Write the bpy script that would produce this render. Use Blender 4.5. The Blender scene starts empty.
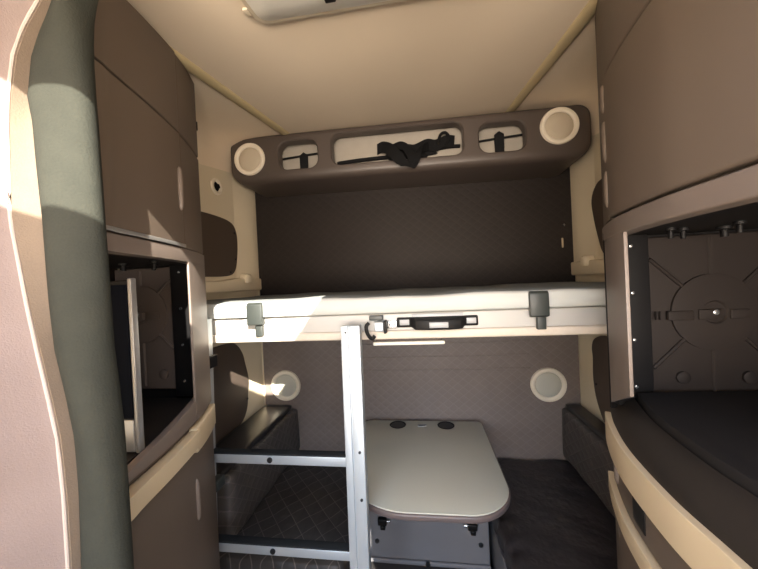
import bpy, bmesh, math, random
from mathutils import Vector, Matrix
random.seed(7)
S = bpy.context.scene
COL = S.collection
PI = math.pi

# ------------------------------------------------------------------ materials
def srgb(r, g, b):
    f = lambda c: c/12.92 if c <= .04045 else ((c+.055)/1.055)**2.4
    return (f(r/255), f(g/255), f(b/255), 1)

class N:
    """tiny node-tree writer"""
    def __init__(s, name):
        s.m = bpy.data.materials.new(name); s.m.use_nodes = True
        s.t = s.m.node_tree; s.b = s.t.nodes['Principled BSDF']
    def n(s, typ, **kw):
        x = s.t.nodes.new(typ)
        for k, v in kw.items(): setattr(x, k, v)
        return x
    def l(s, a, b): s.t.links.new(a, b)
    def math(s, op, a, b=None, clamp=False):
        x = s.n('ShaderNodeMath', operation=op); x.use_clamp = clamp
        for i, v in enumerate((a, b)):
            if v is None: continue
            if isinstance(v, (int, float)): x.inputs[i].default_value = v
            else: s.l(v, x.inputs[i])
        return x.outputs[0]
    def obj(s):
        return s.n('ShaderNodeTexCoord').outputs['Object']
    def noise(s, scale, detail=3, vec=None):
        x = s.n('ShaderNodeTexNoise'); x.inputs['Scale'].default_value = scale; x.inputs['Detail'].default_value = detail
        s.l(vec if vec else s.obj(), x.inputs['Vector']); return x.outputs['Fac']
    def mix(s, f, a, b):
        x = s.n('ShaderNodeMix', data_type='RGBA')
        s.l(f, x.inputs[0])
        for i, v in ((6, a), (7, b)):
            if isinstance(v, tuple): x.inputs[i].default_value = v
            else: s.l(v, x.inputs[i])
        return x.outputs[2]
    def bump(s, h, strength=.3, dist=.002):
        x = s.n('ShaderNodeBump'); x.inputs['Strength'].default_value = strength; x.inputs['Distance'].default_value = dist
        s.l(h, x.inputs['Height']); s.l(x.outputs[0], s.b.inputs['Normal'])

def plain(name, col, rough=.5, metal=0, grain=400, gs=.15, vary=.12, spec=.5, gd=.0008):
    k = N(name)
    f = k.noise(6, 4)
    c2 = tuple(v*(1-vary) for v in col[:3])+(1,)
    k.l(k.mix(f, col, c2), k.b.inputs['Base Color'])
    k.b.inputs['Roughness'].default_value = rough; k.b.inputs['Metallic'].default_value = metal
    k.b.inputs['Specular IOR Level'].default_value = spec
    if gs: k.bump(k.noise(grain, 2), gs, gd)
    return k.m

def quilt(name, col, thread, axes, cell=(.075, .05), rough=.6, wrinkle=0, tmix=.5, line=.05, bs=.45, spec=.35):
    k = N(name)
    sp = k.n('ShaderNodeSeparateXYZ'); k.l(k.obj(), sp.inputs[0])
    u = k.math('DIVIDE', sp.outputs[axes[0]], cell[0]); v = k.math('DIVIDE', sp.outputs[axes[1]], cell[1])
    def tri(a):                                   # 0 on the stitch line, .5 in the middle of a diamond
        fr = k.math('FRACT', a); return k.math('SUBTRACT', .5, k.math('ABSOLUTE', k.math('SUBTRACT', fr, .5)))
    d = k.math('MINIMUM', tri(k.math('ADD', u, v)), tri(k.math('SUBTRACT', u, v)))
    mask = k.math('LESS_THAN', d, line)
    puff = k.math('POWER', k.math('MULTIPLY', d, 2.0), .5)
    n1 = k.noise(9, 4)
    dark = tuple(x*.8 for x in col[:3])+(1,)
    base = k.mix(n1, col, dark)
    k.l(k.mix(k.math('MULTIPLY', mask, tmix), base, thread), k.b.inputs['Base Color'])
    h = puff
    if wrinkle: h = k.math('ADD', puff, k.math('MULTIPLY', k.noise(14, 3), wrinkle))
    k.bump(h, bs, .006)
    k.b.inputs['Roughness'].default_value = rough
    k.b.inputs['Specular IOR Level'].default_value = spec
    return k.m

def fabric(name, col, col2, scale=700, rough=.9, gs=.5, big=5, sheen=0):
    k = N(name)
    f = k.math('ADD', k.math('MULTIPLY', k.noise(scale, 2), .5), k.math('MULTIPLY', k.noise(big, 3), .5))
    k.l(k.mix(f, col, col2), k.b.inputs['Base Color'])
    k.b.inputs['Roughness'].default_value = rough
    k.b.inputs['Sheen Weight'].default_value = sheen
    k.b.inputs['Specular IOR Level'].default_value = .08
    k.bump(k.noise(scale, 2), gs, .0015)
    return k.m

M = {}
M['cream']   = plain('cream headliner', srgb(232, 214, 190), .75, grain=250, gs=.08, vary=.06)
M['wallc']   = plain('cream moulded wall plastic', srgb(216, 203, 178), .6, grain=250, gs=.08, vary=.05)
M['seam']    = plain('tan seam strip', srgb(190, 172, 134), .6, vary=.1)
M['brown']   = plain('taupe cabinet plastic', srgb(91, 80, 71), .5, grain=900, gs=.12, vary=.05, spec=.3)
M['brown2']  = plain('taupe frame plastic', srgb(106, 95, 88), .45, grain=900, gs=.1, vary=.05)
M['header']  = plain('dark brown plastic', srgb(74, 65, 60), .45, grain=900, gs=.15, vary=.06)
M['panel']   = plain('dark brown cover', srgb(82, 70, 62), .6, grain=500, gs=.2, vary=.08)
M['lip']     = plain('tan plastic lip', srgb(190, 173, 144), .4, grain=600, gs=.05, vary=.05)
M['black']   = plain('matt black plastic', srgb(20, 19, 20), .5, spec=.2, vary=.2)
M['inner']   = plain('dark moulded liner', srgb(40, 35, 33), .6, spec=.12, grain=500, gs=.2, vary=.1)
M['inner_lit']  = plain('lightened moulded liner', srgb(76, 68, 64), .6, spec=.15, grain=500, gs=.2, vary=.1)  # dark liner copy, colour lightened to stand in for light in left compartment
M['rubber']  = plain('black rubber mat', srgb(34, 32, 32), .8, spec=.12, grain=600, gs=.35, vary=.15)
M['ledge']   = plain('dark ledge plastic', srgb(42, 38, 35), .5, spec=.12, grain=600, gs=.15, vary=.1)
M['alu']     = plain('brushed aluminium', srgb(184, 190, 195), .42, .5, grain=300, gs=.06, vary=.06)
M['tread']   = plain('grey ribbed tread', srgb(38, 41, 44), .8, spec=.1, grain=300, gs=.4)
M['steel']   = plain('bright steel', srgb(200, 200, 200), .25, .9, gs=0)
M['screw']   = plain('dark screw head', srgb(60, 60, 62), .35, .7, gs=0)
M['laminate']= plain('pale grey laminate', srgb(184, 184, 172), .33, grain=900, gs=.03, vary=.06)
M['edge']    = plain('mauve brown edge band', srgb(100, 88, 86), .4, gs=.05)
M['carpet']  = fabric('grey carpet', srgb(122, 122, 126), srgb(98, 98, 102), 500, .95, .6)
M['floor']   = fabric('dark floor covering', srgb(66, 64, 64), srgb(50, 49, 50), 350, .9, .5)
M['qwall']   = quilt('brown quilted wall vinyl', srgb(42, 37, 35), srgb(54, 48, 45), (0, 2), (.062, .05), .65, .5, .3, .05, .22, .2)
M['qwall2']  = quilt('brown quilted lower wall vinyl', srgb(124, 113, 107), srgb(148, 137, 131), (0, 2), (.062, .05), .6, .5, .2, .05, .28, .25)
M['qseat']   = quilt('black quilted seat', srgb(58, 55, 54), srgb(112, 105, 100), (0, 1), (.09, .10), .5, 1.2, .55, .026)
M['qbol']    = quilt('black quilted bolster', srgb(74, 69, 67), srgb(108, 102, 98), (1, 2), (.075, .06), .5, 1.0, .45, .03)
M['vinyl']   = plain('smooth black vinyl', srgb(44, 41, 41), .32, grain=500, gs=.2, vary=.15)
M['leather'] = plain('black seat leather', srgb(48, 44, 45), .36, grain=24, gs=.6, gd=.012, vary=.1)
M['mat_fab'] = fabric('light grey mattress cover', srgb(190, 192, 188), srgb(172, 174, 172), 500, .85, .35, 7)
M['mat_top'] = fabric('grey mattress top', srgb(142, 146, 146), srgb(122, 127, 127), 500, .9, .4, 7)
M['tray']    = plain('pale grey bunk panel', srgb(176, 174, 170), .5, vary=.05)
M['rail']    = fabric('off white rail', srgb(208, 198, 186), srgb(190, 178, 164), 60, .6, .1, 9)
M['clip']    = plain('slate plastic', srgb(50, 54, 52), .45, vary=.1)
M['inlay']   = plain('grey inlay', srgb(150, 152, 154), .35, gs=.05)
M['spk']     = plain('cream speaker ring', srgb(226, 216, 198), .45, gs=.03, vary=.03)
M['grill']   = plain('beige speaker cloth', srgb(186, 174, 154), .8, grain=1500, gs=.5, vary=.04)
M['grill2']  = plain('grey speaker cloth', srgb(186, 184, 172), .8, grain=1500, gs=.5, vary=.04)
M['liner']   = fabric('pale storage liner', srgb(172, 164, 152), srgb(140, 134, 126), 300, .9, .3, 14)
M['strap']   = fabric('black webbing', srgb(22, 22, 23), srgb(34, 34, 35), 800, .85, .5)
M['lens']    = plain('milky lamp lens', srgb(236, 232, 222), .3, gs=0, vary=.03)
M['lampbody']= plain('beige lamp housing', srgb(216, 202, 178), .5, gs=.03)
M['lining']  = fabric('cream curtain lining', srgb(136, 122, 118), srgb(122, 109, 105), 420, .6, .3, 8)
M['hem']     = fabric('woven hem band', srgb(114, 101, 88), srgb(92, 81, 71), 420, .7, .35, 20)
M['piping']  = fabric('pale curtain piping', srgb(166, 155, 148), srgb(152, 141, 134), 600, .6, .3)
M['velour']  = fabric('grey green velour', srgb(56, 57, 51), srgb(38, 40, 37), 330, .95, .45, 26, 0)
M['screen']  = plain('dark screen glass', srgb(9, 12, 20), .5, spec=.03, gs=0, vary=.1)
M['silver']  = plain('silver bezel', srgb(160, 158, 156), .3, .6, gs=0)
M['cloth']   = fabric('black cloth', srgb(30, 30, 31), srgb(18, 18, 19), 300, .9, .4)

# ------------------------------------------------------------------ mesh helpers
def box(bm, x0, x1, y0, y1, z0, z1):
    vs = [bm.verts.new((x, y, z)) for x in (x0, x1) for y in (y0, y1) for z in (z0, z1)]
    for f in ((0,1,3,2),(4,6,7,5),(0,4,5,1),(2,3,7,6),(0,2,6,4),(1,5,7,3)):
        bm.faces.new([vs[i] for i in f])
    return bm
def bev(bm, w, seg=3, ang=30):
    bmesh.ops.recalc_face_normals(bm, faces=bm.faces[:])
    es = [e for e in bm.edges if len(e.link_faces) == 2 and e.calc_face_angle(0) > math.radians(ang)]
    bmesh.ops.bevel(bm, geom=es, offset=w, offset_type='OFFSET', segments=seg, profile=.5, affect='EDGES', clamp_overlap=True)
    return bm
def nbox(x0, x1, y0, y1, z0, z1, w=.004, seg=3):
    bm = box(bmesh.new(), x0, x1, y0, y1, z0, z1)
    return bev(bm, w, seg) if w else bm
def join(*bms):
    o = bms[0]
    for b in bms[1:]:
        me = bpy.data.meshes.new('tmp'); b.to_mesh(me); o.from_mesh(me); bpy.data.meshes.remove(me); b.free()
    return o
def prism(poly, axis, a0, a1, w=0, seg=3):
    """poly of (u,v) extruded along axis ('x': u=y,v=z; 'y': u=x,v=z; 'z': u=x,v=y)"""
    f = {'x': lambda u, v, a: (a, u, v), 'y': lambda u, v, a: (u, a, v), 'z': lambda u, v, a: (u, v, a)}[axis]
    bm = bmesh.new()
    A = [bm.verts.new(f(u, v, a0)) for u, v in poly]; B = [bm.verts.new(f(u, v, a1)) for u, v in poly]
    bm.faces.new(A); bm.faces.new(B[::-1]); n = len(poly)
    for i in range(n): bm.faces.new((A[i], B[i], B[(i+1) % n], A[(i+1) % n]))
    bmesh.ops.recalc_face_normals(bm, faces=bm.faces[:])
    if w: bev(bm, w, seg)
    return bm
def rrect(x0, x1, y0, y1, r, n=6):
    """rounded rectangle; r one radius or four (bl, br, tr, tl)"""
    if not isinstance(r, (tuple, list)): r = (r,)*4
    P = []
    for (cx, cy, a0, q) in ((x0+r[0], y0+r[0], PI, r[0]), (x1-r[1], y0+r[1], 1.5*PI, r[1]), (x1-r[2], y1-r[2], 0, r[2]), (x0+r[3], y1-r[3], .5*PI, r[3])):
        for i in range(n+1):
            a = a0+.5*PI*i/n; P.append((cx+q*math.cos(a), cy+q*math.sin(a)))
    return P
def cyl(c, d, r, L, n=24, r2=None, w=0):
    bm = bmesh.new(); r2 = r if r2 is None else r2
    bmesh.ops.create_cone(bm, cap_ends=True, segments=n, radius1=r, radius2=r2, depth=L)
    q = Vector((0, 0, 1)).rotation_difference(Vector(d).normalized())
    bm.transform(Matrix.Translation(Vector(c)) @ q.to_matrix().to_4x4())
    if w: bev(bm, w, 2, 50)
    return bm
def lathe(prof, c, d, n=40):
    """profile (r, h) turned about axis d at c"""
    bm = bmesh.new(); rows = []
    for r, h in prof:
        rows.append([bm.verts.new((r*math.cos(2*PI*i/n), r*math.sin(2*PI*i/n), h)) for i in range(n)] if r > 1e-6 else [bm.verts.new((0, 0, h))])
    for a, b in zip(rows, rows[1:]):
        for i in range(n):
            j = (i+1) % n
            f = [a[i % len(a)], a[j % len(a)], b[j % len(b)], b[i % len(b)]]
            f2 = []
            for v in f:
                if v not in f2: f2.append(v)
            if len(f2) > 2: bm.faces.new(f2)
    q = Vector((0, 0, 1)).rotation_difference(Vector(d).normalized())
    bm.transform(Matrix.Translation(Vector(c)) @ q.to_matrix().to_4x4())
    bmesh.ops.recalc_face_normals(bm, faces=bm.faces[:])
    return bm
def smoothpath(P, n=6):
    P = [Vector(p) for p in P]; out = []
    for i in range(len(P)-1):
        p0 = P[max(i-1, 0)]; p1 = P[i]; p2 = P[i+1]; p3 = P[min(i+2, len(P)-1)]
        for k in range(n):
            t = k/n
            out.append(.5*((2*p1)+(p2-p0)*t+(2*p0-5*p1+4*p2-p3)*t*t+(3*p1-p0-3*p2+p3)*t**3))
    out.append(P[-1]); return out
def tube(P, r, n=8, flat=1.0, smooth=6):
    P = smoothpath(P, smooth) if smooth else [Vector(p) for p in P]
    bm = bmesh.new(); rings = []; up = Vector((0, 0, 1))
    for i, p in enumerate(P):
        t = (P[min(i+1, len(P)-1)]-P[max(i-1, 0)]).normalized()
        a = t.cross(up)
        if a.length < 1e-3: a = t.cross(Vector((0, 1, 0)))
        a.normalize(); b = a.cross(t)
        rings.append([bm.verts.new(p+a*r*math.cos(2*PI*k/n)+b*r*flat*math.sin(2*PI*k/n)) for k in range(n)])
    for x, y in zip(rings, rings[1:]):
        for k in range(n): bm.faces.new((x[k], x[(k+1) % n], y[(k+1) % n], y[k]))
    bm.faces.new(rings[0]); bm.faces.new(rings[-1][::-1])
    bmesh.ops.recalc_face_normals(bm, faces=bm.faces[:])
    return bm
def grid(rows, thick=0, flip=False):
    """sheet through rows of points, given a thickness"""
    bm = bmesh.new(); V = [[bm.verts.new(p) for p in r] for r in rows]
    for a, b in zip(V, V[1:]):
        for i in range(len(a)-1): bm.faces.new((a[i], a[i+1], b[i+1], b[i]))
    bmesh.ops.recalc_face_normals(bm, faces=bm.faces[:])
    if thick: bmesh.ops.solidify(bm, geom=bm.faces[:], thickness=thick)
    bmesh.ops.recalc_face_normals(bm, faces=bm.faces[:])
    return bm

def link(name, bm, mat, parent=None, origin=None, sharp=38):
    bm.normal_update()
    for e in bm.edges: e.smooth = not (len(e.link_faces) == 2 and e.calc_face_angle(0) > math.radians(sharp))
    for f in bm.faces: f.smooth = True
    if parent is not None:
        o0 = Vector(parent.get('_o', (0, 0, 0)))
    else:
        if origin is None:
            xs = [v.co for v in bm.verts]
            lo = [min(p[i] for p in xs) for i in range(3)]; hi = [max(p[i] for p in xs) for i in range(3)]
            origin = ((lo[0]+hi[0])/2, (lo[1]+hi[1])/2, lo[2])
        o0 = Vector(origin)
    bm.transform(Matrix.Translation(-o0))
    me = bpy.data.meshes.new(name); bm.to_mesh(me); bm.free()
    me.materials.append(M[mat] if isinstance(mat, str) else mat)
    ob = bpy.data.objects.new(name, me); COL.objects.link(ob)
    if parent is not None: ob.parent = parent
    else: ob.location = o0
    ob['_o'] = tuple(o0); TMP.append(ob)
    return ob
TMP = []
def thing(name, label, cat, loc, group=None):
    o = bpy.data.objects.new(name, None); COL.objects.link(o); o.location = loc; o.empty_display_size = .1
    o['_o'] = tuple(loc); TMP.append(o)
    return tag(o, label, cat, group)
def tag(o, label, cat, group=None):
    o['label'] = label; o['category'] = cat
    if group: o['group'] = group
    return o
def struct(name, bm, mat):
    o = link(name, bm, mat); o['kind'] = 'structure'; return o

# ------------------------------------------------------------------ the room (sleeper of a truck, eye height 1.6)
XL, XR, YB, YF = -1.06, .88, 1.9, -1.35
def zc(y): return 2.158+.17*y                       # headliner rises to the rear
struct('floor', nbox(XL-.04, XR+.04, YF-.04, YB+.04, -.05, 0, 0), 'floor')
struct('wall_back', nbox(XL-.04, XR+.04, YB+.012, YB+.06, 0, 2.6, 0), 'wallc')
def side_wall(x0, x1):
    if x0 < 0: return box(bmesh.new(), x0, x1, YF-.04, YB+.012, 0, 2.6)
    b = box(bmesh.new(), x0, x1, -.40, YB+.012, 0, 2.6)             # door window on the passenger side
    return join(b, box(bmesh.new(), x0, x1, YF-.04, -.40, 0, 1.10), box(bmesh.new(), x0, x1, YF-.04, -.40, 1.65, 2.6),
                box(bmesh.new(), x0, x1, YF-.04, -.95, 1.10, 1.65))
struct('wall_left', side_wall(XL-.04, XL), 'wallc')
struct('wall_right', side_wall(XR, XR+.04), 'wallc')
fw = join(box(bmesh.new(), XL, XR, YF-.04, YF, 0, .95), box(bmesh.new(), XL, XR, YF-.04, YF, 1.8, 2.6),
          box(bmesh.new(), XL, XL+.1, YF-.04, YF, .95, 1.8), box(bmesh.new(), XR-.1, XR, YF-.04, YF, .95, 1.8))
struct('wall_front', fw, 'panel')

# ceiling: flat centre with a roof-hatch opening ahead of the beds, coved to both sides
SX0, SX1, HX0, HX1, HY0, HY1 = -.69, .49, -.50, .235, -.305, .118
cb = bmesh.new()
def slab(bm, x0, x1, y0, y1, t=.03):
    vs = [bm.verts.new((x, y, zc(y)+d)) for x in (x0, x1) for y in (y0, y1) for d in (0, t)]
    for f in ((0,1,3,2),(4,6,7,5),(0,4,5,1),(2,3,7,6),(0,2,6,4),(1,5,7,3)): bm.faces.new([vs[i] for i in f])
slab(cb, SX0, SX1, HY1, YB+.012); slab(cb, SX0, SX1, YF, HY0)
slab(cb, HX0, -.205, .0, HY1); slab(cb, SX0, HX0, HY0, HY1); slab(cb, HX1, SX1, HY0, HY1)  # first slab: unseen corner filler added to keep sun off the left cabinet
for s, xs, xw in ((-1, SX0, XL), (1, SX1, XR)):
    prof = [(0, 0), (.35, -.003), (.65, -.012), (.85, -.04), (.95, -.09), (1.0, -.17)]
    rows = []
    for y in (YF, 0, 1.0, YB+.012):
        inner = [(xs+(xw-xs)*u, y, zc(y)+d) for u, d in prof]
        outer = [(xs+(xw-xs)*u+s*.02, y, zc(y)+d+.03) for u, d in prof]
        rows.append(inner+outer[::-1])
    V = [[cb.verts.new(p) for p in r] for r in rows]
    for a, b in zip(V, V[1:]):
        for i in range(len(a)): j = (i+1) % len(a); cb.faces.new((a[i], a[j], b[j], b[i]))
bmesh.ops.recalc_face_normals(cb, faces=cb.faces[:])
struct('ceiling', cb, 'cream')
# tan strips that cover the two headliner seams
struct('trim_1', tube([(SX0-.003, y, zc(y)-.002) for y in (-.6, 0, .6, 1.2, 1.68)], .024, 10, .4), 'seam')
struct('trim_2', tube([(SX1+.003, y, zc(y)-.002) for y in (-.6, 0, .6, 1.2, 1.68)], .024, 10, .4), 'seam')
# rounded corner pillars and the ledges at bunk height, moulded into the side walls
for k, (x, s) in enumerate(((XL, 1), (XR, -1))):
    prof = [(YB+.01, 0), (YB+.01, .016), (YB-.03, .022), (YB-.08, .022), (YB-.13, .015), (YB-.2, .004), (YB-.22, 0)]
    bm = prism([(x+s*d, y) for y, d in prof], 'z', 1.66, 2.305)
    bm = join(bm, bev(prism([(1.1, 1.585), (1.9, 1.585), (1.9, 1.66), (1.62, 1.66), (1.5, 1.645), (1.1, 1.645)], 'x', x-s*.005, x+s*.035), .01, 3))
    bm = join(bm, nbox(min(x, x+s*.055), max(x, x+s*.055), 1.70, 1.75, 1.63, 1.685, .012))
    struct('trim_%d' % (3+k), bm, 'wallc')

# ------------------------------------------------------------------ dark covers set into the side walls
def wall_cover(name, poly, x, s, label, screws, mat='panel'):
    t = thing(name, label, 'wall panel', (x, sum(p[0] for p in poly)/len(poly), min(p[1] for p in poly)), 'dark covers on the side walls')
    P = [(p.x, p.y) for p in smoothpath([(a, b, 0) for a, b in poly]+[(poly[0][0], poly[0][1], 0)], 4)[:-1]]
    link('cover_plate', prism(P, 'x', x-s*.002, x+s*.012, .004, 2), mat, t)
    for y, z in screws: link('screw', cyl((x+s*.0135, y, z), (1, 0, 0), .006, .005, 10), 'screw', t)
def rr(y0, y1, z0, z1, r): return rrect(y0, y1, z0, z1, r, 3)
wall_cover('side_cover', [(1.1, 1.68), (1.35, 1.668), (1.57, 1.672), (1.645, 1.70), (1.675, 1.78), (1.685, 1.88), (1.67, 1.945), (1.62, 1.98), (1.5, 1.99), (1.3, 1.985), (1.1, 1.98), (1.06, 1.83)], XL, 1,
           'dark brown rounded cover on the sunlit-side wall above the bunk, under the broken hook hole', [(1.655, 1.92), (1.655, 1.77), (1.60, 1.695)])
wall_cover('side_cover', [(1.1, .80), (1.4, .80), (1.62, .83), (1.695, .89), (1.715, .98), (1.728, 1.06), (1.70, 1.16), (1.68, 1.22), (1.63, 1.28), (1.55, 1.305), (1.3, 1.31), (1.1, 1.31), (1.06, 1.05)], XL, 1,
           'dark brown wall cover behind the ladder, crossed by a band of sunlight under the bunk', [(1.70, .95)])
wall_cover('side_cover', [(1.1, 1.68), (1.35, 1.668), (1.55, 1.672), (1.62, 1.69), (1.66, 1.78), (1.69, 1.88), (1.70, 1.96), (1.66, 2.02), (1.58, 2.04), (1.3, 2.035), (1.1, 2.03), (1.06, 1.85)], XR, -1,
           'dark narrow-looking wall cover above the bunk, beside the cabinet with the empty compartment', [])
wall_cover('side_cover', [(1.1, .80), (1.4, .79), (1.6, .81), (1.68, .86), (1.735, .95), (1.755, 1.05), (1.75, 1.15), (1.755, 1.21), (1.72, 1.26), (1.6, 1.29), (1.3, 1.29), (1.1, 1.28), (1.06, 1.05)], XR, -1,
           'dark brown wall cover above the plain black seat, beside the cream corner strip', [(1.725, 1.02)])

# ------------------------------------------------------------------ back wall upholstery
t = thing('quilted_wall_panel', 'dark brown quilted back wall panel between overhead console and mattress', 'wall panel', (-.09, YB, 1.58))
link('quilted_cover', prism(rrect(XL+.02, XR-.012, 1.50, 2.24, .012), 'y', YB-.012, YB+.012, .008), 'qwall', t)
link('snap_button', cyl((.815, YB-.014, 1.873), (0, 1, 0), .007, .008, 14, w=.001), 'steel', t)
link('pull_tab', nbox(.80, .809, YB-.018, YB-.011, 1.745, 1.80, .003), 'lip', t)
t = thing('quilted_wall_panel', 'brown quilted back wall panel below the bunk, behind the table', 'wall panel', (-.09, YB, .3))
lw = prism([(XL+.02, .3), (XR-.012, .3), (XR-.012, 1.40), (XL+.02, 1.40)], 'y', YB-.012, YB+.012, .006)
for z in (1.06, 1.14, 1.22):                           # soft horizontal ribs across the middle of the cover
    lw = join(lw, tube([(-.55, YB-.004, z), (-.45, YB-.006, z), (.5, YB-.006, z), (.6, YB-.004, z)], .010, 8, 1.0, 3))
link('quilted_cover', lw, 'qwall2', t)

def round_speaker(name, c, d, R, label=None, parent=None, g='grill', recess=.004):
    if parent is None: o = thing(name, label, 'speaker', c, 'round speakers on the lower back wall')
    else: o = None
    ring = lathe([(R, 0), (R, .008), (R*.97, .014), (R*.90, .016), (R*.80, .014), (R*.74, .010-recess*.5), (R*.73, .002)], c, d)
    gr = lathe([(R*.74, .003), (R*.70, .006), (R*.4, .009), (0, .010)], c, d)
    if parent is None:
        link('speaker_ring', ring, 'spk', o); link('speaker_grille', gr, g, o)
    else:
        o = link('speaker', ring, 'spk', parent); link('speaker_grille', gr, g, o)
    return o
round_speaker('wall_speaker', (-.891, YB-.013, .965), (0, -1, 0), .098, 'round cream wall speaker above the quilted bolster behind the ladder', g='grill2')
round_speaker('wall_speaker', (.695, YB-.013, .965), (0, -1, 0), .098, 'round cream wall speaker above the plain black seat', g='grill2')

# ------------------------------------------------------------------ overhead console
t = thing('overhead_console', 'long dark brown overhead console with two speakers and three open pockets', 'console', (-.09, 1.75, 2.16))
TL = -.017
def tilt(x): return TL*(x+.09)
OUT = rrect(-1.025, .845, 2.165, 2.425, (.085, .085, .06, .06), 8)
def inset(P, d):
    n = len(P); R = []
    for i in range(n):
        a = Vector(P[i-1]); b = Vector(P[i]); c = Vector(P[(i+1) % n])
        e = (c-a).normalized(); nn = Vector((-e.y, e.x)); R.append((b.x+nn.x*d, b.y+nn.y*d))
    return R
holes = [rrect(-.735, -.515, 2.222, 2.372, .05, 6), rrect(-.437, .242, 2.225, 2.388, .045, 6), rrect(.318, .540, 2.222, 2.368, .05, 6)]
bm = bmesh.new()
def ring(P, y, dz=0): return [bm.verts.new((x, y, z+tilt(x)+dz)) for x, z in P]
def bridge(a, b):
    for i in range(len(a)): j = (i+1) % len(a); bm.faces.new((a[i], a[j], b[j], b[i]))
r0 = ring(inset(OUT, .030), 1.6); r1 = ring(inset(OUT, .014), 1.606); r2 = ring(inset(OUT, .004), 1.620); r3 = ring(OUT, 1.640)
r4 = ring([(x, z-.004) for x, z in OUT], YB+.01)
INN = inset(OUT, .016); q0 = ring(INN, 1.655); q1 = ring(INN, YB+.01)
for a, b in ((r0, r1), (r1, r2), (r2, r3), (r3, r4), (r4, q1), (q1, q0)): bridge(a, b)
es = []
def loop_edges(L):
    for i in range(len(L)):
        e = bm.edges.get((L[i], L[(i+1) % len(L)])) or bm.edges.new((L[i], L[(i+1) % len(L)])); es.append(e)
loop_edges(r0)
hs = [ring(inset(h, -.006), 1.6) for h in holes]
for h in hs: loop_edges(h)
bmesh.ops.triangle_fill(bm, edges=es, use_beauty=True, use_dissolve=False)
es = []; loop_edges(q0)
for h, H in zip(hs, holes):
    a = ring(H, 1.607); b = ring(H, 1.655)
    bridge(h, a); bridge(a, b); loop_edges(b)
bmesh.ops.triangle_fill(bm, edges=es, use_beauty=True, use_dissolve=False)
bmesh.ops.recalc_face_normals(bm, faces=bm.faces[:])
link('console_body', bm, 'header', t)
link('pocket_liner', bev(prism([(-.98, 2.20), (.80, 2.20), (.80, 2.404+tilt(.80)), (-.98, 2.404+tilt(-.98))], 'y', 1.690, 1.715), .003, 2), 'liner', t)
link('pocket_floor', nbox(-.95, .77, 1.658, 1.690, 2.197, 2.207, .003), 'liner', t)
round_speaker('speaker', (-.898, 1.602, 2.305), (0, -1, 0), .088, parent=t, recess=0)
round_speaker('speaker', (.690, 1.602, 2.305), (0, -1, 0), .088, parent=t, recess=0)
for x0, x1, xm in ((-.735, -.515, -.615), (.318, .54, .430)):
    for z, dz in ((2.305, .012), ):
        link('net_cord', tube([(x0-.02, 1.668, z+tilt(x0)), (xm, 1.672, z+dz+tilt(xm)), (x1+.02, 1.668, z+.018+tilt(x1))], .006, 8), 'strap', t)
    link('net_strap', bev(prism([(xm-.022, 2.205), (xm+.022, 2.205), (xm+.024, 2.325), (xm, 2.342), (xm-.024, 2.325)], 'y', 1.662, 1.67), .002, 2), 'strap', t)

# black strap bundle hanging out of the middle pocket
t = thing('strap_bundle', 'crumpled black strap bundle hanging from the console middle pocket', 'strap', (-.05, 1.63, 2.17))
def ribbon(P, w, th=.004, smooth=5, dirs=None):
    P = smoothpath(P, smooth); rows = []
    for i, p in enumerate(P):
        f = i/(len(P)-1)*(len(dirs)-1); k = min(int(f), len(dirs)-2); d = Vector(dirs[k]).lerp(Vector(dirs[k+1]), f-k).normalized()
        rows.append([p-d*w/2, p, p+d*w/2])
    return grid(rows, th)
link('strap_fold', ribbon([(-.20, 1.672, 2.315), (-.17, 1.655, 2.318), (-.13, 1.61, 2.285), (-.095, 1.574, 2.235), (-.06, 1.566, 2.185), (-.035, 1.566, 2.172), (-.01, 1.568, 2.20), (.015, 1.60, 2.262), (.05, 1.645, 2.29)], .06,
     dirs=[(0, .1, 1), (.2, 0, 1), (.7, .0, .7), (1, .1, .5), (1, .1, -.1), (1, 0, -.5), (.9, 0, -.4), (.6, 0, .4), (.2, .1, 1)]), 'cloth', t)
link('strap_fold', ribbon([(-.14, 1.665, 2.30), (-.08, 1.64, 2.31), (-.04, 1.605, 2.275), (-.02, 1.577, 2.228), (.0, 1.572, 2.195), (.03, 1.60, 2.262), (.07, 1.65, 2.30)], .045,
     dirs=[(0, .2, 1), (.3, 0, 1), (1, .1, .3), (1, .2, .1), (1, .1, .6), (.4, 0, 1), (0, .1, 1)]), 'cloth', t)
link('strap_length', ribbon([(-.12, 1.672, 2.272), (-.05, 1.655, 2.290), (.0, 1.664, 2.287), (.06, 1.652, 2.305), (.11, 1.664, 2.300), (.16, 1.655, 2.315), (.205, 1.666, 2.312)], .062,
     dirs=[(0, .1, 1), (.2, .2, 1), (0, -.1, 1), (.15, .1, 1), (0, -.1, 1), (.2, .1, 1), (.1, 0, 1)]), 'cloth', t)
link('strap_tail', tube([(-.425, 1.672, 2.262), (-.33, 1.674, 2.268), (-.2, 1.673, 2.270), (-.1, 1.673, 2.270)], .011, 8), 'cloth', t)
link('strap_tail', tube([(.10, 1.672, 2.285), (.17, 1.673, 2.292), (.235, 1.673, 2.290)], .010, 8), 'cloth', t)
link('strap_loop', tube([(.12, 1.650, 2.305), (.135, 1.642, 2.345), (.16, 1.640, 2.352), (.178, 1.644, 2.325), (.16, 1.650, 2.300)], .008, 8), 'cloth', t)
bl = bmesh.new(); bmesh.ops.create_icosphere(bl, subdivisions=4, radius=1)
for v in bl.verts:
    n = .82+.25*math.sin(v.co.x*7+1)*math.cos(v.co.z*4+v.co.y*3)+.1*math.sin(v.co.x*15+v.co.z*6)
    v.co = Vector((-.03+v.co.x*.13*n, 1.672+v.co.y*.014*n, 2.268+v.co.z*.036*n))
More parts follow.
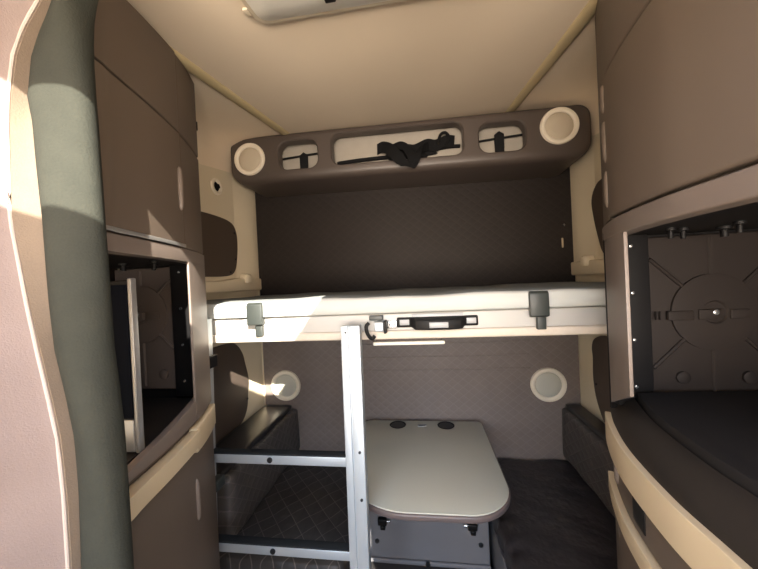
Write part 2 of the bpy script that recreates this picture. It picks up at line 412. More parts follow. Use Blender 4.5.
link('strap_heap', bl, 'cloth', t, sharp=180)

# broken hook hole in the left wall, ring screw in the right wall
t = thing('hook_mount', 'round cream hook mount with a torn black hole', 'hook mount', (XL+.02, 1.53, 2.12))
link('mount_ring', lathe([(.044, 0), (.044, .006), (.036, .011), (.026, .008), (.023, .004)], (XL, 1.53, 2.15), (1, 0, 0), 28), 'spk', t)
hb = bmesh.new(); pts = []
for i in range(16): a = 2*PI*i/16; q = .023+.006*math.sin(3*a+.5)+.003*math.cos(7*a); pts.append((1.53+q*math.cos(a), 2.15+q*math.sin(a)))
hb.free(); link('torn_hole', prism(pts, 'x', XL-.001, XL+.007), 'black', t)
t = thing('eye_screw', 'small eye screw beside the console end, at the dark cabinet edge', 'screw', (XR-.01, 1.55, 2.13))
link('screw_ring', lathe([(.018, 0), (.018, .004), (.012, .007), (.009, .003), (0, .003)], (XR, 1.55, 2.155), (-1, 0, 0), 20), 'silver', t)

# ------------------------------------------------------------------ upper bunk
BY = 1.145
t = thing('upper_bunk', 'pale grey fold-down upper bunk tray spanning wall to wall', 'bunk', (-.09, 1.5, 1.39))
link('bunk_tray', nbox(XL+.012, XR-.012, BY+.006, YB-.015, 1.412, 1.480, .006), 'tray', t)
link('front_rail', nbox(XL+.012, XR-.012, BY-.008, BY+.05, 1.386, 1.418, .008), 'rail', t)
for x in (-.640, .394):
    c = bmesh.new()
    c = prism([(BY-.018, 1.452), (BY-.036, 1.458), (BY-.036, 1.536), (BY-.024, 1.545), (BY-.016, 1.535)], 'x', x-.031, x+.031, .004, 2)
    cc = link('mattress_clip', c, 'clip', t)
    link('clip_strap', nbox(x-.006, x+.024, BY-.022, BY-.004, 1.410, 1.462, .004), 'clip', cc)
    link('clip_tongue', nbox(x-.024, x+.024, BY-.016, BY+.004, 1.458, 1.478, .002), 'clip', cc)
h = thing  # handle: bowed bar with three pale inlays
pf = [(-.096, BY-.004), (-.045, BY-.004), (-.03, BY-.020), (.018, BY-.034), (.092, BY-.034), (.138, BY-.020), (.15, BY-.004), (.196, BY-.004), (.196, BY+.008), (-.096, BY+.008)]
hd = link('pull_handle', prism(pf, 'z', 1.428, 1.465, .005, 3), 'black', t)
# droop of the middle: grip sits a little lower than its ends
for v in hd.data.vertices:
    if -.03 < v.co.x+t.location.x < .14: v.co.z -= .008
for x0, x1, z0, z1, y in ((-.085, -.050, 1.437, 1.457, BY-.004), (.022, .088, 1.428, 1.448, BY-.034), (.155, .188, 1.437, 1.457, BY-.004)):
    link('handle_inlay', nbox(x0, x1, y-.002, y+.004, z0, z1, .001, 2), 'inlay', hd)
link('recess_plate', nbox(-.04, .145, BY+.002, BY+.008, 1.452, 1.476, .002), 'inlay', t)
la = link('ladder_latch', nbox(-.178, -.142, BY-.034, BY+.008, 1.418, 1.455, .006), 'alu', t)
link('latch_hook', tube([(-.196, BY-.03, 1.452), (-.205, BY-.036, 1.44), (-.202, BY-.036, 1.415), (-.188, BY-.032, 1.395), (-.176, BY-.03, 1.405)], .007, 8), 'black', la)
link('latch_bolt', nbox(-.142, -.132, BY-.038, BY+.006, 1.412, 1.458, .003), 'black', la)
link('latch_plate', nbox(-.132, -.096, BY-.002, BY+.008, 1.425, 1.455, .002), 'steel', la)
for x in (-.122, -.106): link('plate_screw', cyl((x, BY-.003, 1.44), (0, 1, 0), .004, .004, 10), 'screw', la)
link('latch_bracket', nbox(-.198, -.146, BY-.012, BY+.008, 1.458, 1.476, .003), 'clip', la)

# mattress: soft slab with slightly wavy top edge
mb = bmesh.new()
nx, ny = 60, 14
x0, x1, y0, y1, z0 = XL+.022, XR-.018, BY-.012, YB-.03, 1.4835
def mz(u, v):
    return 1.549+.003*math.sin(u*19+1)*math.sin(v*5+.6)+.0015*math.sin(u*41)-.006*max(0, 1-v*6)**2
top = [[mb.verts.new((x0+(x1-x0)*i/nx, y0+.004+(y1-y0-.004)*(j/ny)**1.3, mz(i/nx, j/ny))) for i in range(nx+1)] for j in range(ny+1)]
mid = [[mb.verts.new((x0+(x1-x0)*i/nx, y0-.003+.002*math.sin(i*1.7), z)) for i in range(nx+1)] for z in (1.535, 1.51, 1.488)]
bot = [[mb.verts.new((x0+(x1-x0)*i/nx, y, z0)) for i in range(nx+1)] for y in (y0+.005, y1)]
rows = top[::-1]+mid+bot
rows.append(rows[0])
for a, b in zip(rows, rows[1:]):
    for i in range(nx): mb.faces.new((a[i], a[i+1], b[i+1], b[i]))
bmesh.ops.holes_fill(mb, edges=[e for e in mb.edges if len(e.link_faces) == 1])
bmesh.ops.recalc_face_normals(mb, faces=mb.faces[:])
t = link('mattress', mb, 'mat_fab', sharp=70)
tag(t, 'thin light grey mattress lying on the upper bunk', 'mattress')
link('mattress_top', grid([[(x0+.006+(x1-x0-.012)*i/nx, y0+.012+(y1-y0-.02)*(j/ny)**1.3, mz(i/nx, j/ny)+.002) for i in range(nx+1)] for j in range(ny+1)], .002), 'mat_top', t)

# light strip under the bunk
t = thing('undermount_light', 'slim white light strip under the bunk tray', 'lamp', (-.06, BY+.06, 1.36))
link('lamp_housing', nbox(-.19, .07, BY+.072, BY+.086, 1.362, 1.411, .003), 'panel', t)
link('lamp_lens', nbox(-.20, .08, BY+.058, BY+.092, 1.350, 1.364, .005), 'lens', t)

# ------------------------------------------------------------------ ladder
t = thing('ladder', 'silver aluminium bunk ladder hooked to the upper bunk', 'ladder', (-.53, 1.02, 0))
def ly(z): return 1.02+.05*z/1.45
def rail(x0, x1, top):
    # extruded section: two flanges with a groove between them
    w = x1-x0; P = []
    sec = [(x0, -.02), (x0+w*.36, -.02), (x0+w*.38, -.013), (x0+w*.44, -.013), (x0+w*.46, -.02), (x1, -.02), (x1, .02), (x0, .02)]
    bm = bmesh.new(); A = []; B = []
    for x, d in sec:
        A.append(bm.verts.new((x, ly(0)+d, 0))); B.append(bm.verts.new((x, ly(top)+d, top)))
    bm.faces.new(A); bm.faces.new(B[::-1])
    for i in range(len(A)): j = (i+1) % len(A); bm.faces.new((A[i], B[i], B[j], A[j]))
    bmesh.ops.recalc_face_normals(bm, faces=bm.faces[:]); return bev(bm, .0015, 2, 60)
LR = link('rail', rail(-.286, -.219, 1.452), 'alu', t); LL = link('rail', rail(-.864, -.801, 1.49), 'alu', t)
for z in (1.02, .86, .60): link('rail_bolt', cyl((-.235, ly(z)-.021, z), (0, 1, 0), .005, .004, 12), 'screw', LR)
link('rail_bolt', cyl((-.268, ly(1.43)-.021, 1.43), (0, 1, 0), .004, .004, 12), 'screw', LR)
link('rail_bracket', nbox(-.80, -.782, ly(1.33)-.03, ly(1.33)+.02, 1.31, 1.355, .004), 'black', LL)
link('rail_bracket', nbox(-.80, -.765, ly(.92)-.03, ly(.92)+.02, .865, .905, .006), 'clip', LL)
for z in (.983, .664, .345):
    y = ly(z)
    r = link('rung', nbox(-.803, -.284, y-.017, y+.014, z-.017, z+.017, .003), 'alu', t)
    link('tread', nbox(-.800, -.287, y-.0175, y+.016, z+.0155, z+.0215, .002), 'tread', r)
    link('rung_bolt', cyl((-.565, y-.018, z), (0, 1, 0), .010, .006, 14, w=.001), 'screw', r)

# ------------------------------------------------------------------ dinette: bolsters, seats, table
def soft(x0, x1, y0, y1, z0, z1, r, amp=.006, puck=None, n=(18, 28, 6)):
    """upholstered block: rounded box, gently uneven"""
    bm = bmesh.new(); bmesh.ops.create_cube(bm, size=1)
    bmesh.ops.subdivide_edges(bm, edges=bm.edges[:], cuts=24, use_grid_fill=True)
    sx, sy, sz = (x1-x0)/2, (y1-y0)/2, (z1-z0)/2; c = Vector(((x0+x1)/2, (y0+y1)/2, (z0+z1)/2))
    for v in bm.verts:
        p = Vector((v.co.x*2*sx, v.co.y*2*sy, v.co.z*2*sz))
        q = Vector((max(-sx+r, min(sx-r, p.x)), max(-sy+r, min(sy-r, p.y)), max(-sz+r, min(sz-r, p.z))))
        d = p-q
        if d.length > 1e-6: p = q+d.normalized()*r
        n_ = d.normalized() if d.length > 1e-6 else Vector((0, 0, 0))
        w = p+c
        k = amp*(math.sin(w.x*21+w.y*13)*math.sin(w.y*17+w.z*11+.7))
        if puck: k += puck(w)
        v.co = w+n_*k
    bmesh.ops.recalc_face_normals(bm, faces=bm.faces[:]); return bm
t = thing('bolster', 'black quilted side bolster with smooth vinyl top behind the ladder', 'bolster', (-.93, 1.5, .54), 'side bolsters of the dinette')
link('bolster_pad', soft(XL+.022, -.812, 1.16, YB-.016, .556, .825, .02, .004), 'qbol', t, sharp=180)
link('bolster_top', soft(XL+.022, -.85, 1.15, YB-.018, .80, .846, .014, .001), 'vinyl', t, sharp=180)
t = thing('bolster', 'black quilted side bolster above the plain black seat', 'bolster', (.8, 1.5, .54), 'side bolsters of the dinette')
link('bolster_pad', soft(.752, XR-.022, 1.16, YB-.016, .558, .84, .02, .004), 'qbol', t, sharp=180)
link('bolster_top', soft(.775, XR-.022, 1.15, YB-.018, .82, .862, .014, .001), 'vinyl', t, sharp=180)
t = thing('bench_seat', 'black bench seat cushion quilted in diamonds behind the ladder', 'seat', (-.6, 1.5, 0), 'dinette bench seats')
link('seat_cushion', soft(XL+.016, -.345, 1.12, YB-.016, .41, .542, .03, .006), 'qseat', t, sharp=180)
link('seat_base', nbox(XL+.03, -.352, 1.15, YB-.02, 0, .418, .006), 'carpet', t)
t = thing('bench_seat', 'plain black leather bench seat with puckered edge beside the table', 'seat', (.55, 1.5, 0), 'dinette bench seats')
def puck(w):
    e = max(0, 1-abs(w.x-.31)/.10); return .012*e*math.sin(w.y*70+math.sin(w.x*30))*(1 if w.z > .46 else .3)
sc = bmesh.new()
rows = []
link('seat_cushion', soft(.282, XR-.016, 1.10, YB-.016, .41, .544, .03, .006, puck), 'leather', t, sharp=180)
link('seat_base', nbox(.285, XR-.03, 1.13, YB-.02, 0, .418, .006), 'carpet', t)

t = thing('footwell_box', 'grey carpeted box below the table between the seats', 'box', (-.03, 1.6, 0))
link('front_panel', nbox(-.334, .262, 1.5, 1.53, .227, .53, .006), 'carpet', t)
link('box_side', nbox(-.334, .262, 1.53, YB-.02, 0, .545, .004), 'carpet', t)
link('step', nbox(-.340, .27, 1.14, 1.5, 0, .225, .008), 'floor', t)
link('edge_strip', nbox(-.332, .262, 1.485, 1.50, .225, .245, .005), 'carpet', t)
for x, z in ((-.275, .322), (.222, .335)): link('screw', cyl((x, 1.498, z), (0, 1, 0), .011, .006, 14, w=.001), 'screw', t)
link('screw', cyl((-.03, 1.483, .238), (0, 1, 0), .012, .008, 14, w=.001), 'screw', t)

for x, e in ((-.242, 1), (.185, -1)):
    b = link('panel_latch', nbox(x-.022, x+.022, 1.474, 1.5005, .416, .446, .005), 'black', t)
    link('latch_pin', cyl((x+e*.030, 1.488, .432), (1, 0, 0), .007, .018, 12), 'steel', b)
    link('latch_tab', nbox(x-.010, x+.014, 1.470, 1.492, .398, .419, .004), 'black', b)
t = thing('dinette_table', 'pale grey laminate table with rounded front and two black cup holders', 'table', (-.03, 1.5, 0))
TP = rrect(-.368, .304, 1.118, 1.845, (.27, .17, .03, .03), 12)
def topoutline(P): # front edge gently bowed
    return [(x, y-.010*(1-((x+.03)/.34)**2)*max(0, (1.4-y)/.3) if y < 1.4 else y) for x, y in P]
TP = topoutline(TP)
link('table_top', prism(TP, 'z', .752, .766, .002, 2), 'laminate', t)
link('edge_band', prism(inset(TP, -.007), 'z', .737, .7615, .007, 3), 'edge', t)
for x in (-.172, .102):
    c = link('cup_holder', lathe([(.046, .766), (.048, .7685), (.044, .7695), (.038, .767), (.036, .745), (.0, .744)], (x, 1.787, 0), (0, 0, 1), 32), 'black', t)
    link('holder_floor', cyl((x, 1.787, .767), (0, 0, 1), .0375, .0016, 28), 'screw', c)
so = link('power_outlet', nbox(-.058, -.008, 1.772, 1.800, .764, .7685, .002), 'inlay', t)
link('outlet_slot', nbox(-.052, -.014, 1.774, 1.783, .767, .7692, .001), 'black', so)
link('pedestal_leg', cyl((-.03, 1.64, .644), (0, 0, 1), .035, .184, 24), 'alu', t)
link('pedestal_foot', lathe([(.09, .547), (.09, .553), (.06, .56), (.036, .565)], (-.03, 1.64, 0), (0, 0, 1), 28), 'alu', t)

# ------------------------------------------------------------------ cabinet towers
def resample(P, n=40):
    Q = smoothpath([(x, y, 0) for x, y in P], 12)
    return [(q.x, q.y) for q in Q]
FL = resample([(-.60, .508), (-.604, .535), (-.612, .565), (-.633, .667), (-.665, .79), (-.70, .89), (-.745, .985)])
FR = resample([(.42, .16), (.42, .35), (.42, .5), (.423, .6), (.446, .747), (.485, .87), (.522, .955)])
def cut(P, y0, y1):
    """piece of a plan curve between two depths"""
    out = []
    for (xa, ya), (xb, yb) in zip(P, P[1:]):
        for y in (y0, y1):
            if ya < y < yb: out.append((xa+(xb-xa)*(y-ya)/(yb-ya), y))
        if y0 <= yb <= y1: out.append((xb, yb))
        if y0 <= ya <= y1: out.append((xa, ya))
    return sorted(set(out), key=lambda p: p[1])
def offs(P, s, d):
    R = []
    for i, p in enumerate(P):
        a = Vector(P[max(i-1, 0)]); b = Vector(P[min(i+1, len(P)-1)]); e = (b-a).normalized()
        n = Vector((e.y, -e.x))*s                        # towards the aisle: +x on the left tower (s=1)
        R.append((p[0]+n.x*d, p[1]+n.y*d))
    return R
def curved(P, s, y0, y1, z0, z1, o0, o1, w=.004, seg=3):
    """curved slab following the cabinet face between depths y0..y1 and heights z0..z1 (numbers or functions of depth), from offset o0 to o1"""
    C = cut(P, y0, y1); A = offs(C, s, o0); B = offs(C, s, o1)
    Z0 = z0 if callable(z0) else (lambda y: z0); Z1 = z1 if callable(z1) else (lambda y: z1)
    bm = bmesh.new(); R = []
    for (ax, ay), (bx, by) in zip(A, B):
        R.append([bm.verts.new((ax, ay, Z0(ay))), bm.verts.new((bx, by, Z0(by))), bm.verts.new((bx, by, Z1(by))), bm.verts.new((ax, ay, Z1(ay)))])
    for a, b in zip(R, R[1:]):
        for i in range(4): j = (i+1) % 4; bm.faces.new((a[i], a[j], b[j], b[i]))
    bm.faces.new(R[0]); bm.faces.new(R[-1][::-1])
    bmesh.ops.recalc_face_normals(bm, faces=bm.faces[:])
    return bev(bm, w, seg, 40) if w else bm
def carcass(P, s, xw, yfar, z0, z1, o=-.012):
    C = offs(P, s, o); ynear = C[0][1]
    poly = C+[(xw, yfar), (xw, ynear)]
    Z1 = z1 if callable(z1) else (lambda y: z1)
    bm = bmesh.new(); A = [bm.verts.new((x, y, z0)) for x, y in poly]; B = [bm.verts.new((x, y, Z1(y))) for x, y in poly]
    bm.faces.new(A); bm.faces.new(B[::-1])
    for i in range(len(A)): j = (i+1) % len(A); bm.faces.new((A[i], B[i], B[j], A[j]))
    bmesh.ops.recalc_face_normals(bm, faces=bm.faces[:]); return bm
ZS, ZR0, ZR1, ZD, ZT = 1.20, 1.245, 1.688, 1.722, 2.056
def ztop(y): return zc(y)-.006
def pill(c, rx, ry, rz, n=16):
    bm = bmesh.new(); bmesh.ops.create_uvsphere(bm, u_segments=n, v_segments=12, radius=1)
    for v in bm.verts:
        z = v.co.z; k = 1.0; v.co = Vector((c[0]+v.co.x*rx, c[1]+v.co.y*ry, c[2]+math.copysign(abs(z)**.45, z)*rz))
    return bm
def rear_liner(t, x0, x1, y, cx, z0, z1, strip, cz, mat='inner'):
    """moulded rear panel of the open compartment: raised disc, spokes, slotted cross bar"""
    b = nbox(min(x0, x1), max(x0, x1), y, y+.02, z0, z1, .003)
    R = .098
    b = join(b, lathe([(R, .0), (R, .006), (R-.008, .008), (.03, .009), (.026, .004), (0, .004)], (cx, y, cz), (0, -1, 0), 40))
    lo, hi = min(x0, x1)+.004, max(x0, x1)-.004
    for a in (0, 45, 90, 135, 180, 225, 270, 315):
        ca, sa = math.cos(math.radians(a)), math.sin(math.radians(a)); r1 = .2
        for k in range(60):
            r1 = R+.004+k*.005
            if not (lo < cx+ca*(r1+.005) < hi and z0+.006 < cz+sa*(r1+.005) < z1-.006): break
        if r1 > R+.01 and a not in (0, 180): b = join(b, tube([(cx+ca*R*.98, y-.001, cz+sa*R*.98), (cx+ca*r1, y-.001, cz+sa*r1)], .007, 6, .7, 0))
    for u0, u1, zz in ((-.19, -.125, .012), (-.11, -.05, .014), (-.04, .015, .016), (.03, .075, .014)):
        a, c = cx+u0, cx+u1
        if a > lo and c < hi: b = join(b, nbox(a, c, y-.013, y-.001, cz-.018, cz-.018+zz+.01, .003, 2))
    for k in range(7):
        xx = cx-.185+k*.009
        if xx > lo: b = join(b, nbox(xx, xx+.004, y-.016, y-.008, cz-.016, cz+.006, .001, 1))
    for u in (-1, 1):
        xx = cx+u*.075
        if lo < xx-.02 and xx+.02 < hi: b = join(b, lathe([(.016, 0), (.016, .006), (.010, .009), (0, .009)], (xx, y, z0+.05), (0, -1, 0), 18))
    p = link('rear_panel', b, mat, t)
    link('centre_pin', lathe([(.007, 0), (.007, .006), (0, .009)], (cx-.003, y-.009, cz), (0, -1, 0), 12), 'steel', p)
    sx0, sx1 = strip
    link('back_board', nbox(min(x0, sx0, x1, sx1), max(x0, sx0, x1, sx1), y+.021, y+.028, z0-.04, z1+.022, 0), 'black', t)
    st = link('rivet_strip', nbox(min(sx0, sx1), max(sx0, sx1), y-.012, y+.02, z0-.02, z1+.012, .003), 'black', t)
    for k in range(4):
        z = z0+.03+(z1-z0-.05)*k/3
        link('rivet', lathe([(.005, 0), (.004, .003), (0, .004)], ((sx0+sx1)/2, y-.012, z), (0, -1, 0), 10), 'steel', st)

# --- tower on the left (beside the curtain)
t = thing('cabinet_tower', 'tall taupe cabinet tower beside the curtain, with a screen in its compartment', 'cabinet', (-.8, .75, 0), 'cabinet towers')
W = XL+.004; s = 1
link('lower_body', carcass(FL, s, W, .985, 0, ZR0-.03), 'brown', t)
link('upper_body', carcass(FL, s, W, .985, ZR1+.015, ztop), 'brown', t)
ud = link('upper_door', curved(FL, s, .508, .808, ZD+.006, ZT-.004, -.012, .004, .005), 'brown', t)
link('door_edge', curved(FL, s, .508, .808, ZD+.004, ZD+.013, .002, .008, .002), 'silver', ud)
hp = cut(FL, .79, .80)[0]
link('door_handle', pill((hp[0]+.006, hp[1]+.004, 1.89), .008, .008, .062), 'brown2', ud)
td = link('top_door', curved(FL, s, .508, .808, ZT+.002, lambda y: ztop(y)-.004, -.012, .004, .005), 'brown', t)
link('end_panel', curved(FL, s, .811, .985, ZD+.002, ZT-.003, -.014, .002, .006), 'brown', t)
link('end_panel', curved(FL, s, .811, .985, ZT+.002, lambda y: ztop(y)-.004, -.014, .002, .006), 'brown', t)
fr = link('compartment_frame', join(curved(FL, s, .508, .985, ZR1-.002, ZD, -.03, .004, .008), curved(FL, s, .826, .985, ZR0-.03, ZR1+.004, -.003, .004, .003),
     curved(FL, s, .508, .985, ZR0-.028, lambda y: 1.237+.13*(y-.535), -.016, .003, .006), curved(FL, s, .508, .516, ZR0-.02, ZR1, -.03, .003, .006)), 'brown2', t)
lp = link('front_lip', join(curved(FL, s, .508, .806, 1.155, ZS, -.010, .020, .010, 4), curved(FL, s, .800, .985, 1.135, ZS+.006, -.010, .014, .008, 4)), 'lip', t)
link('lower_door', curved(FL, s, .508, .983, .10, 1.145, -.012, .003, .006), 'brown', t)
hp = cut(FL, .805, .815)[0]
link('lower_handle', pill((hp[0]+.004, hp[1], 1.0), .008, .007, .06), 'brown2', t)
link('shelf', carcass(FL, s, W, .95, ZR0-.03, ZR0-.008, -.03), 'ledge', t)
link('compartment_top', carcass(FL, s, W, .95, ZR1+.002, ZR1+.016, -.03), 'black', t)
link('compartment_side', nbox(W, W+.012, .55, .95, ZR0-.01, ZR1+.004, .002), 'inner', t)
rear_liner(t, -.825, W+.012, .935, -.945, ZR0+.03, ZR1-.004, (-.822, -.752), 1.528, 'inner_lit')
for x, y in ((-.80, .84), (-.86, .80), (-.74, .78)):
    link('bolt', lathe([(.012, 0), (.012, .006), (.006, .008), (.006, .022), (0, .022)], (x, y, ZR1+.002), (0, 0, -1), 12), 'black', t)
# small black latch showing on the far edge
link('edge_latch', nbox(-.752, -.742, .978, .99, 2.155, 2.185, .002), 'black', t)

# --- television standing in that compartment, its thin silver edge to the aisle
t = thing('television', 'thin dark television with silver side edge in cabinet compartment', 'television', (-.8, .63, ZR0-.0068))
def ybox(x0, x1, y0, y1, z0, z1, w):
    return nbox(x0, x1, y0, y1, z0, z1, w)
ob = [link('screen_body', ybox(-1.012, -.656, .620, .632, ZR0-.006, 1.632, .003), 'black', t),
      link('silver_edge', ybox(-.658, -.648, .616, .632, ZR0-.0068, 1.636, .003), 'silver', t),
      link('screen', ybox(-.997, -.660, .616, .624, 1.318, 1.622, .001), 'screen', t),
      link('speaker_bar', ybox(-.997, -.659, .615, .624, ZR0-.004, 1.314, .002), 'silver', t)]

# --- tower on the right (open, empty compartment)
t = thing('cabinet_tower', 'tall taupe cabinet tower with an empty dark compartment and tan lips', 'cabinet', (.65, .55, 0), 'cabinet towers')
W = XR-.004; s = -1; YN = .16
link('lower_body', carcass(FR, s, W, .955, 0, ZR0-.03), 'brown', t)
link('upper_body', carcass(FR, s, W, .955, ZR1+.015, ztop), 'brown', t)
ud = link('upper_door', curved(FR, s, YN, .828, ZD+.006, 2.062, -.012, .010, .008, 4), 'brown', t)
hp = cut(FR, .82, .83)[0]
for z0, z1 in ((1.752, 1.845), (1.862, 1.965), (1.982, 2.052)):
    link('door_hinge', pill((hp[0]-.006, hp[1]+.006, (z0+z1)/2), .009, .009, (z1-z0)/2), 'brown', ud)
link('top_door', curved(FR, s, YN, .828, 2.070, lambda y: ztop(y)-.004, -.012, .006, .006), 'brown', t)
link('end_panel', curved(FR, s, .832, .955, ZD+.004, lambda y: ztop(y)-.004, -.014, .004, .010), 'brown', t)
fr = link('compartment_frame', join(curved(FR, s, YN, .955, ZR1-.006, ZD, -.03, .008, .010, 4), curved(FR, s, .735, .955, lambda y: 1.325-(y-.735)*.45, ZR1+.004, -.001, .006, .003, 3),
     curved(FR, s, YN, .22, ZR0-.02, ZR1, -.03, .006, .006)), 'brown2', t)
# sloping dark ledge from the lip up to the mat
C = cut(FR, YN, .955); A0 = offs(C, s, .006); A1 = offs(C, s, -.006); A2 = offs(C, s, -.020); A3 = offs(C, s, -.042)
rows = [[(x, y, z) for x, y in P] for P, z in ((A0, ZS-.005), (A0, ZS+.012), (A1, ZS+.028), (A2, ZS+.055), (A3, ZS+.066), (A3, ZS-.005))]
link('compartment_ledge', grid(rows), 'ledge', t)
link('front_lip', join(curved(FR, s, YN, .953, 1.125, ZS, -.010, .020, .010, 4)), 'lip', t)
dr = link('drawer', curved(FR, s, YN, .950, 1.035, 1.120, -.012, .006, .006), 'brown', t)
link('finger_recess', curved(FR, s, .690, .742, 1.055, 1.112, .003, .0085, .003), 'black', dr)
link('drawer_stop', pill((.478, .858, 1.085), .012, .010, .03), 'brown2', dr)
link('front_lip', curved(FR, s, YN, .953, .985, 1.030, -.010, .018, .009, 4), 'lip', t)
ld = link('lower_door', curved(FR, s, YN, .950, .10, .980, -.012, .006, .006), 'brown', t)
link('lower_handle', pill((.488, .868, .93), .012, .010, .028), 'brown2', ld)
link('shelf', carcass(FR, s, W, .905, ZR0-.03, ZR0-.004, -.03), 'ledge', t)
link('compartment_top', carcass(FR, s, W, .92, ZR1+.002, ZR1+.016, -.03), 'black', t)
link('compartment_side', nbox(W-.012, W, .2, .9, ZR0-.01, ZR1+.004, .002), 'inner', t)
rear_liner(t, .587, W-.012, .90, .735, ZR0+.02, ZR1-.006, (.50, .586), 1.483)
for x, y, r in ((.70, .82, .014), (.60, .80, .010), (.66, .74, .010), (.56, .78, .009)):
    link('bolt', lathe([(r, 0), (r, .006), (r*.5, .008), (r*.5, .024), (0, .024)], (x, y, ZR1+.002), (0, 0, -1), 12), 'black', t)

# loose mat on its shelf
C = offs(cut(FR, .2, .89), s, -.046); poly = [(x, y) for x, y in C]+[(W-.02, .89), (W-.02, .2)]
mt = prism(poly, 'z', ZR0-.003, ZR0+.040, .010, 3)
t = link('shelf_mat', mt, 'rubber'); tag(t, 'thick black mat lying in the empty cabinet compartment', 'mat')

# ------------------------------------------------------------------ ceiling lamp
def on_ceiling(bm):
    for v in bm.verts: v.co.z += zc(v.co.y)
    return bm
t = thing('ceiling_lamp', 'beige rectangular ceiling lamp with milky lens', 'lamp', (-.08, .66, zc(.66)))
def frustum(P0, P1, z0, z1):
    bm = bmesh.new(); A = [bm.verts.new((x, y, z0)) for x, y in P0]; B = [bm.verts.new((x, y, z1)) for x, y in P1]
    bm.faces.new(A); bm.faces.new(B[::-1]); n = len(A)
    for i in range(n): j = (i+1) % n; bm.faces.new((A[i], B[i], B[j], A[j]))
    bmesh.ops.recalc_face_normals(bm, faces=bm.faces[:]); return bm
P0 = rrect(-.385, .22, .51, .768, .03, 4)
link('lamp_housing', on_ceiling(bev(frustum(P0, rrect(-.379, .214, .516, .762, .028, 4), 0, -.012), .002, 2)), 'lampbody', t)
link('lamp_lens', on_ceiling(bev(frustum(rrect(-.375, .21, .52, .758, .03, 4), rrect(-.325, .16, .57, .690, .02, 4), -.010, -.030), .004, 2)), 'lens', t)
link('lamp_switch', on_ceiling(nbox(-.185, -.160, .66, .69, -.040, -.026, .003)), 'black', t)
link('lamp_clip', on_ceiling(nbox(-.397, -.382, .705, .73, -.008, -.001, .002)), 'lampbody', t)

# ------------------------------------------------------------------ privacy curtain in the foreground
t = thing('privacy_curtain', 'bunched privacy curtain, cream lining and grey-green velour fold, half in sunlight', 'curtain', (-.7, .45, 0))
# per height: hem edge x, hem/velour seam x, velour outer x
CV = [(.06, -.556, -.550, -.480), (1.167, -.5564, -.5504, -.4796), (1.296, -.5573, -.5513, -.4810), (1.381, -.5627, -.5567, -.4836), (1.438, -.5735, -.5675, -.4885), (1.517, -.5902, -.5842, -.4950),
      (1.587, -.6039, -.5869, -.4958), (1.726, -.626, -.5868, -.4960), (1.876, -.6211, -.5992, -.4950), (1.92, -.6162, -.6075, -.4961), (1.98, -.6029, -.5969, -.4972), (2.021, -.5801, -.5741, -.4972), (2.059, -.5471, -.5411, -.4978), (2.12, -.515, -.509, -.480), (2.17, -.492, -.486, -.465)]
CV = [(z, h, m, v-.0185-.004*min(1, max(0, (z-1.6)/.4))) for z, h, m, v in CV]
def lerpcv(z):
    for a, b in zip(CV, CV[1:]):
        if a[0] <= z <= b[0]:
            f = (z-a[0])/(b[0]-a[0]); f = f*f*(3-2*f) if False else f
            return [a[i]+(b[i]-a[i])*f for i in (1, 2, 3)]
ZC0, ZC1 = CV[0][0]+.001, CV[-1][0]-.001
zs = [ZC0+(ZC1-ZC0)*i/110 for i in range(111)]
lin, hem, vel, pip, pip2 = [], [], [], [], []
for z in zs:
    h, m, v = lerpcv(z)
    k = .004*math.sin(z*23)+.003*math.sin(z*51+1)
    lin.append([(-.80, .02, z), (h-.10, .08, z), (h-.062+k, .15, z), (h-.048, .22, z), (h-.034+k, .29, z), (h-.020+k*.6, .35, z), (h-.010, .39, z), (h-.005, .402, z)])
    hem.append([(h+(m-h)*u, .404+.026*u+.004*math.sin(u*PI), z) for u in (0, .12, .3, .5, .7, .88, 1)])
    w = v-m; row = []
    for a in range(15):
        th = PI*(1.0-a/14*1.25)
        row.append((m+w/2+w/2*math.cos(th)*(1 if th > 0 else 1), .436-.028*max(-.6, math.sin(th))+(.010*math.sin(z*9+a*.5)*math.sin(PI*a/14) if True else 0)*.5, z))
    vel.append(row)
    pip.append((h-.002, .402, z)); pip2.append((m-.002, .428, z))
link('lining', grid(lin, .004), 'lining', t, sharp=80)
link('hem_band', grid(hem, .004), 'hem', t, sharp=80)
link('velour_fold', grid(vel, .005), 'velour', t, sharp=80)
link('hem_piping', tube(pip[::2], .003, 8, 1, 2), 'piping', t)
link('seam_piping', tube(pip2[::2], .002, 8, 1, 2), 'piping', t)

# ------------------------------------------------------------------ light
W_ = bpy.data.worlds.new('outdoor light'); S.world = W_; W_.use_nodes = True
nt = W_.node_tree; bg = nt.nodes['Background']
tc = nt.nodes.new('ShaderNodeTexCoord'); sp = nt.nodes.new('ShaderNodeSeparateXYZ'); rp = nt.nodes.new('ShaderNodeValToRGB'); mr = nt.nodes.new('ShaderNodeMapRange')
nt.links.new(tc.outputs['Generated'], sp.inputs[0]); nt.links.new(sp.outputs[2], mr.inputs[0]); mr.inputs[1].default_value = -1; mr.inputs[2].default_value = 1
nt.links.new(mr.outputs[0], rp.inputs[0])
e = rp.color_ramp.elements; e[0].position = .47; e[0].color = (2.0, 1.70, 1.40, 1); e[1].position = .53; e[1].color = (.80, .90, 1.0, 1)
e2 = rp.color_ramp.elements.new(1.0); e2.color = (.42, .62, 1.0, 1)
nt.links.new(rp.outputs[0], bg.inputs[0]); bg.inputs[1].default_value = 8.0
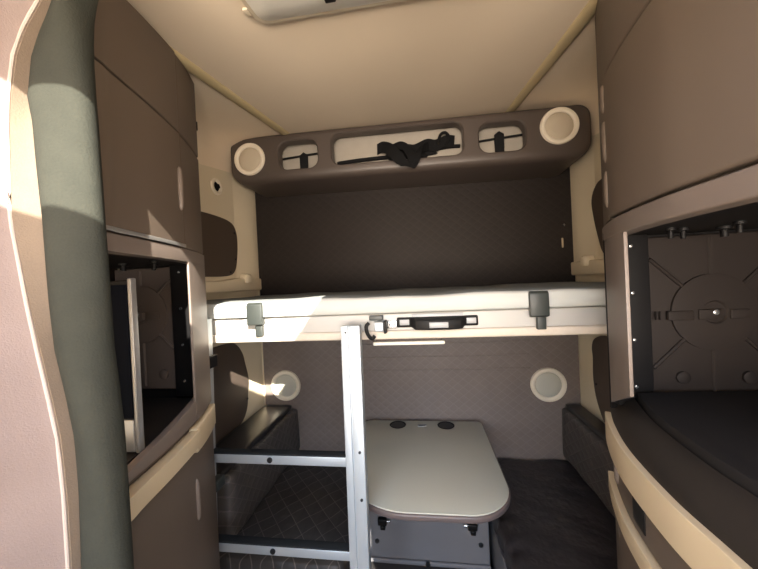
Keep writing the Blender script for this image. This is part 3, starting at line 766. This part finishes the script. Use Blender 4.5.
sun = bpy.data.lights.new('sun', 'SUN'); sun.energy = 15; sun.angle = .009; sun.color = (1, .93, .80)
so = bpy.data.objects.new('sun', sun); COL.objects.link(so)
so.rotation_euler = Vector((.54, -1, .56)).to_track_quat('Z', 'Y').to_euler(); so.location = (1.5, -2.5, 4)
def portal(name, loc, sx, sy, d):
    l = bpy.data.lights.new(name, 'AREA'); l.shape = 'RECTANGLE'; l.size = sx; l.size_y = sy; l.cycles.is_portal = True
    o = bpy.data.objects.new(name, l); COL.objects.link(o); o.location = loc
    o.rotation_euler = (-Vector(d)).to_track_quat('Z', 'Y').to_euler()
portal('windshield_portal', (-.09, YF-.02, 1.375), 1.76, .87, (0, 1, 0))
portal('door_window_portal', (XR+.02, -.675, 1.375), .57, .57, (-1, 0, 0))
portal('hatch_portal', ((HX0+HX1)/2, (HY0+HY1)/2, 2.19), .70, .45, (0, 0, -1))

# ------------------------------------------------------------------ camera
Fpx = 310; ROLL = math.radians(2.7)
fy = Vector((42, 4.5, Fpx)).normalized()
up = Vector((-math.sin(ROLL), math.cos(ROLL), 0)); up -= fy*up.dot(fy); up.normalize()
rx = up.cross(fy)
R = Matrix((rx, fy, up))                                # camera (right, up, forward) -> world
cr = R @ Vector((1, 0, 0)); cu = R @ Vector((0, 1, 0)); cf = R @ Vector((0, 0, 1))
cam = bpy.data.cameras.new('camera'); co = bpy.data.objects.new('camera', cam); COL.objects.link(co)
cam.sensor_fit = 'HORIZONTAL'; cam.sensor_width = 36; cam.lens = Fpx/758*36; cam.clip_start = .01
m = Matrix((cr, cu, -cf)).transposed().to_4x4(); m.translation = (0, 0, 1.6)
co.matrix_world = m
S.camera = co

S.view_settings.view_transform = 'Standard'; S.view_settings.look = 'None'; S.view_settings.gamma = 1
S.view_settings.use_curve_mapping = False; S.view_settings.exposure = 0.9
S.cycles.max_bounces = 12; S.cycles.diffuse_bounces = 8; S.cycles.glossy_bounces = 4
S.cycles.sample_clamp_indirect = 6.0
for o in TMP:
    if '_o' in o: del o['_o']
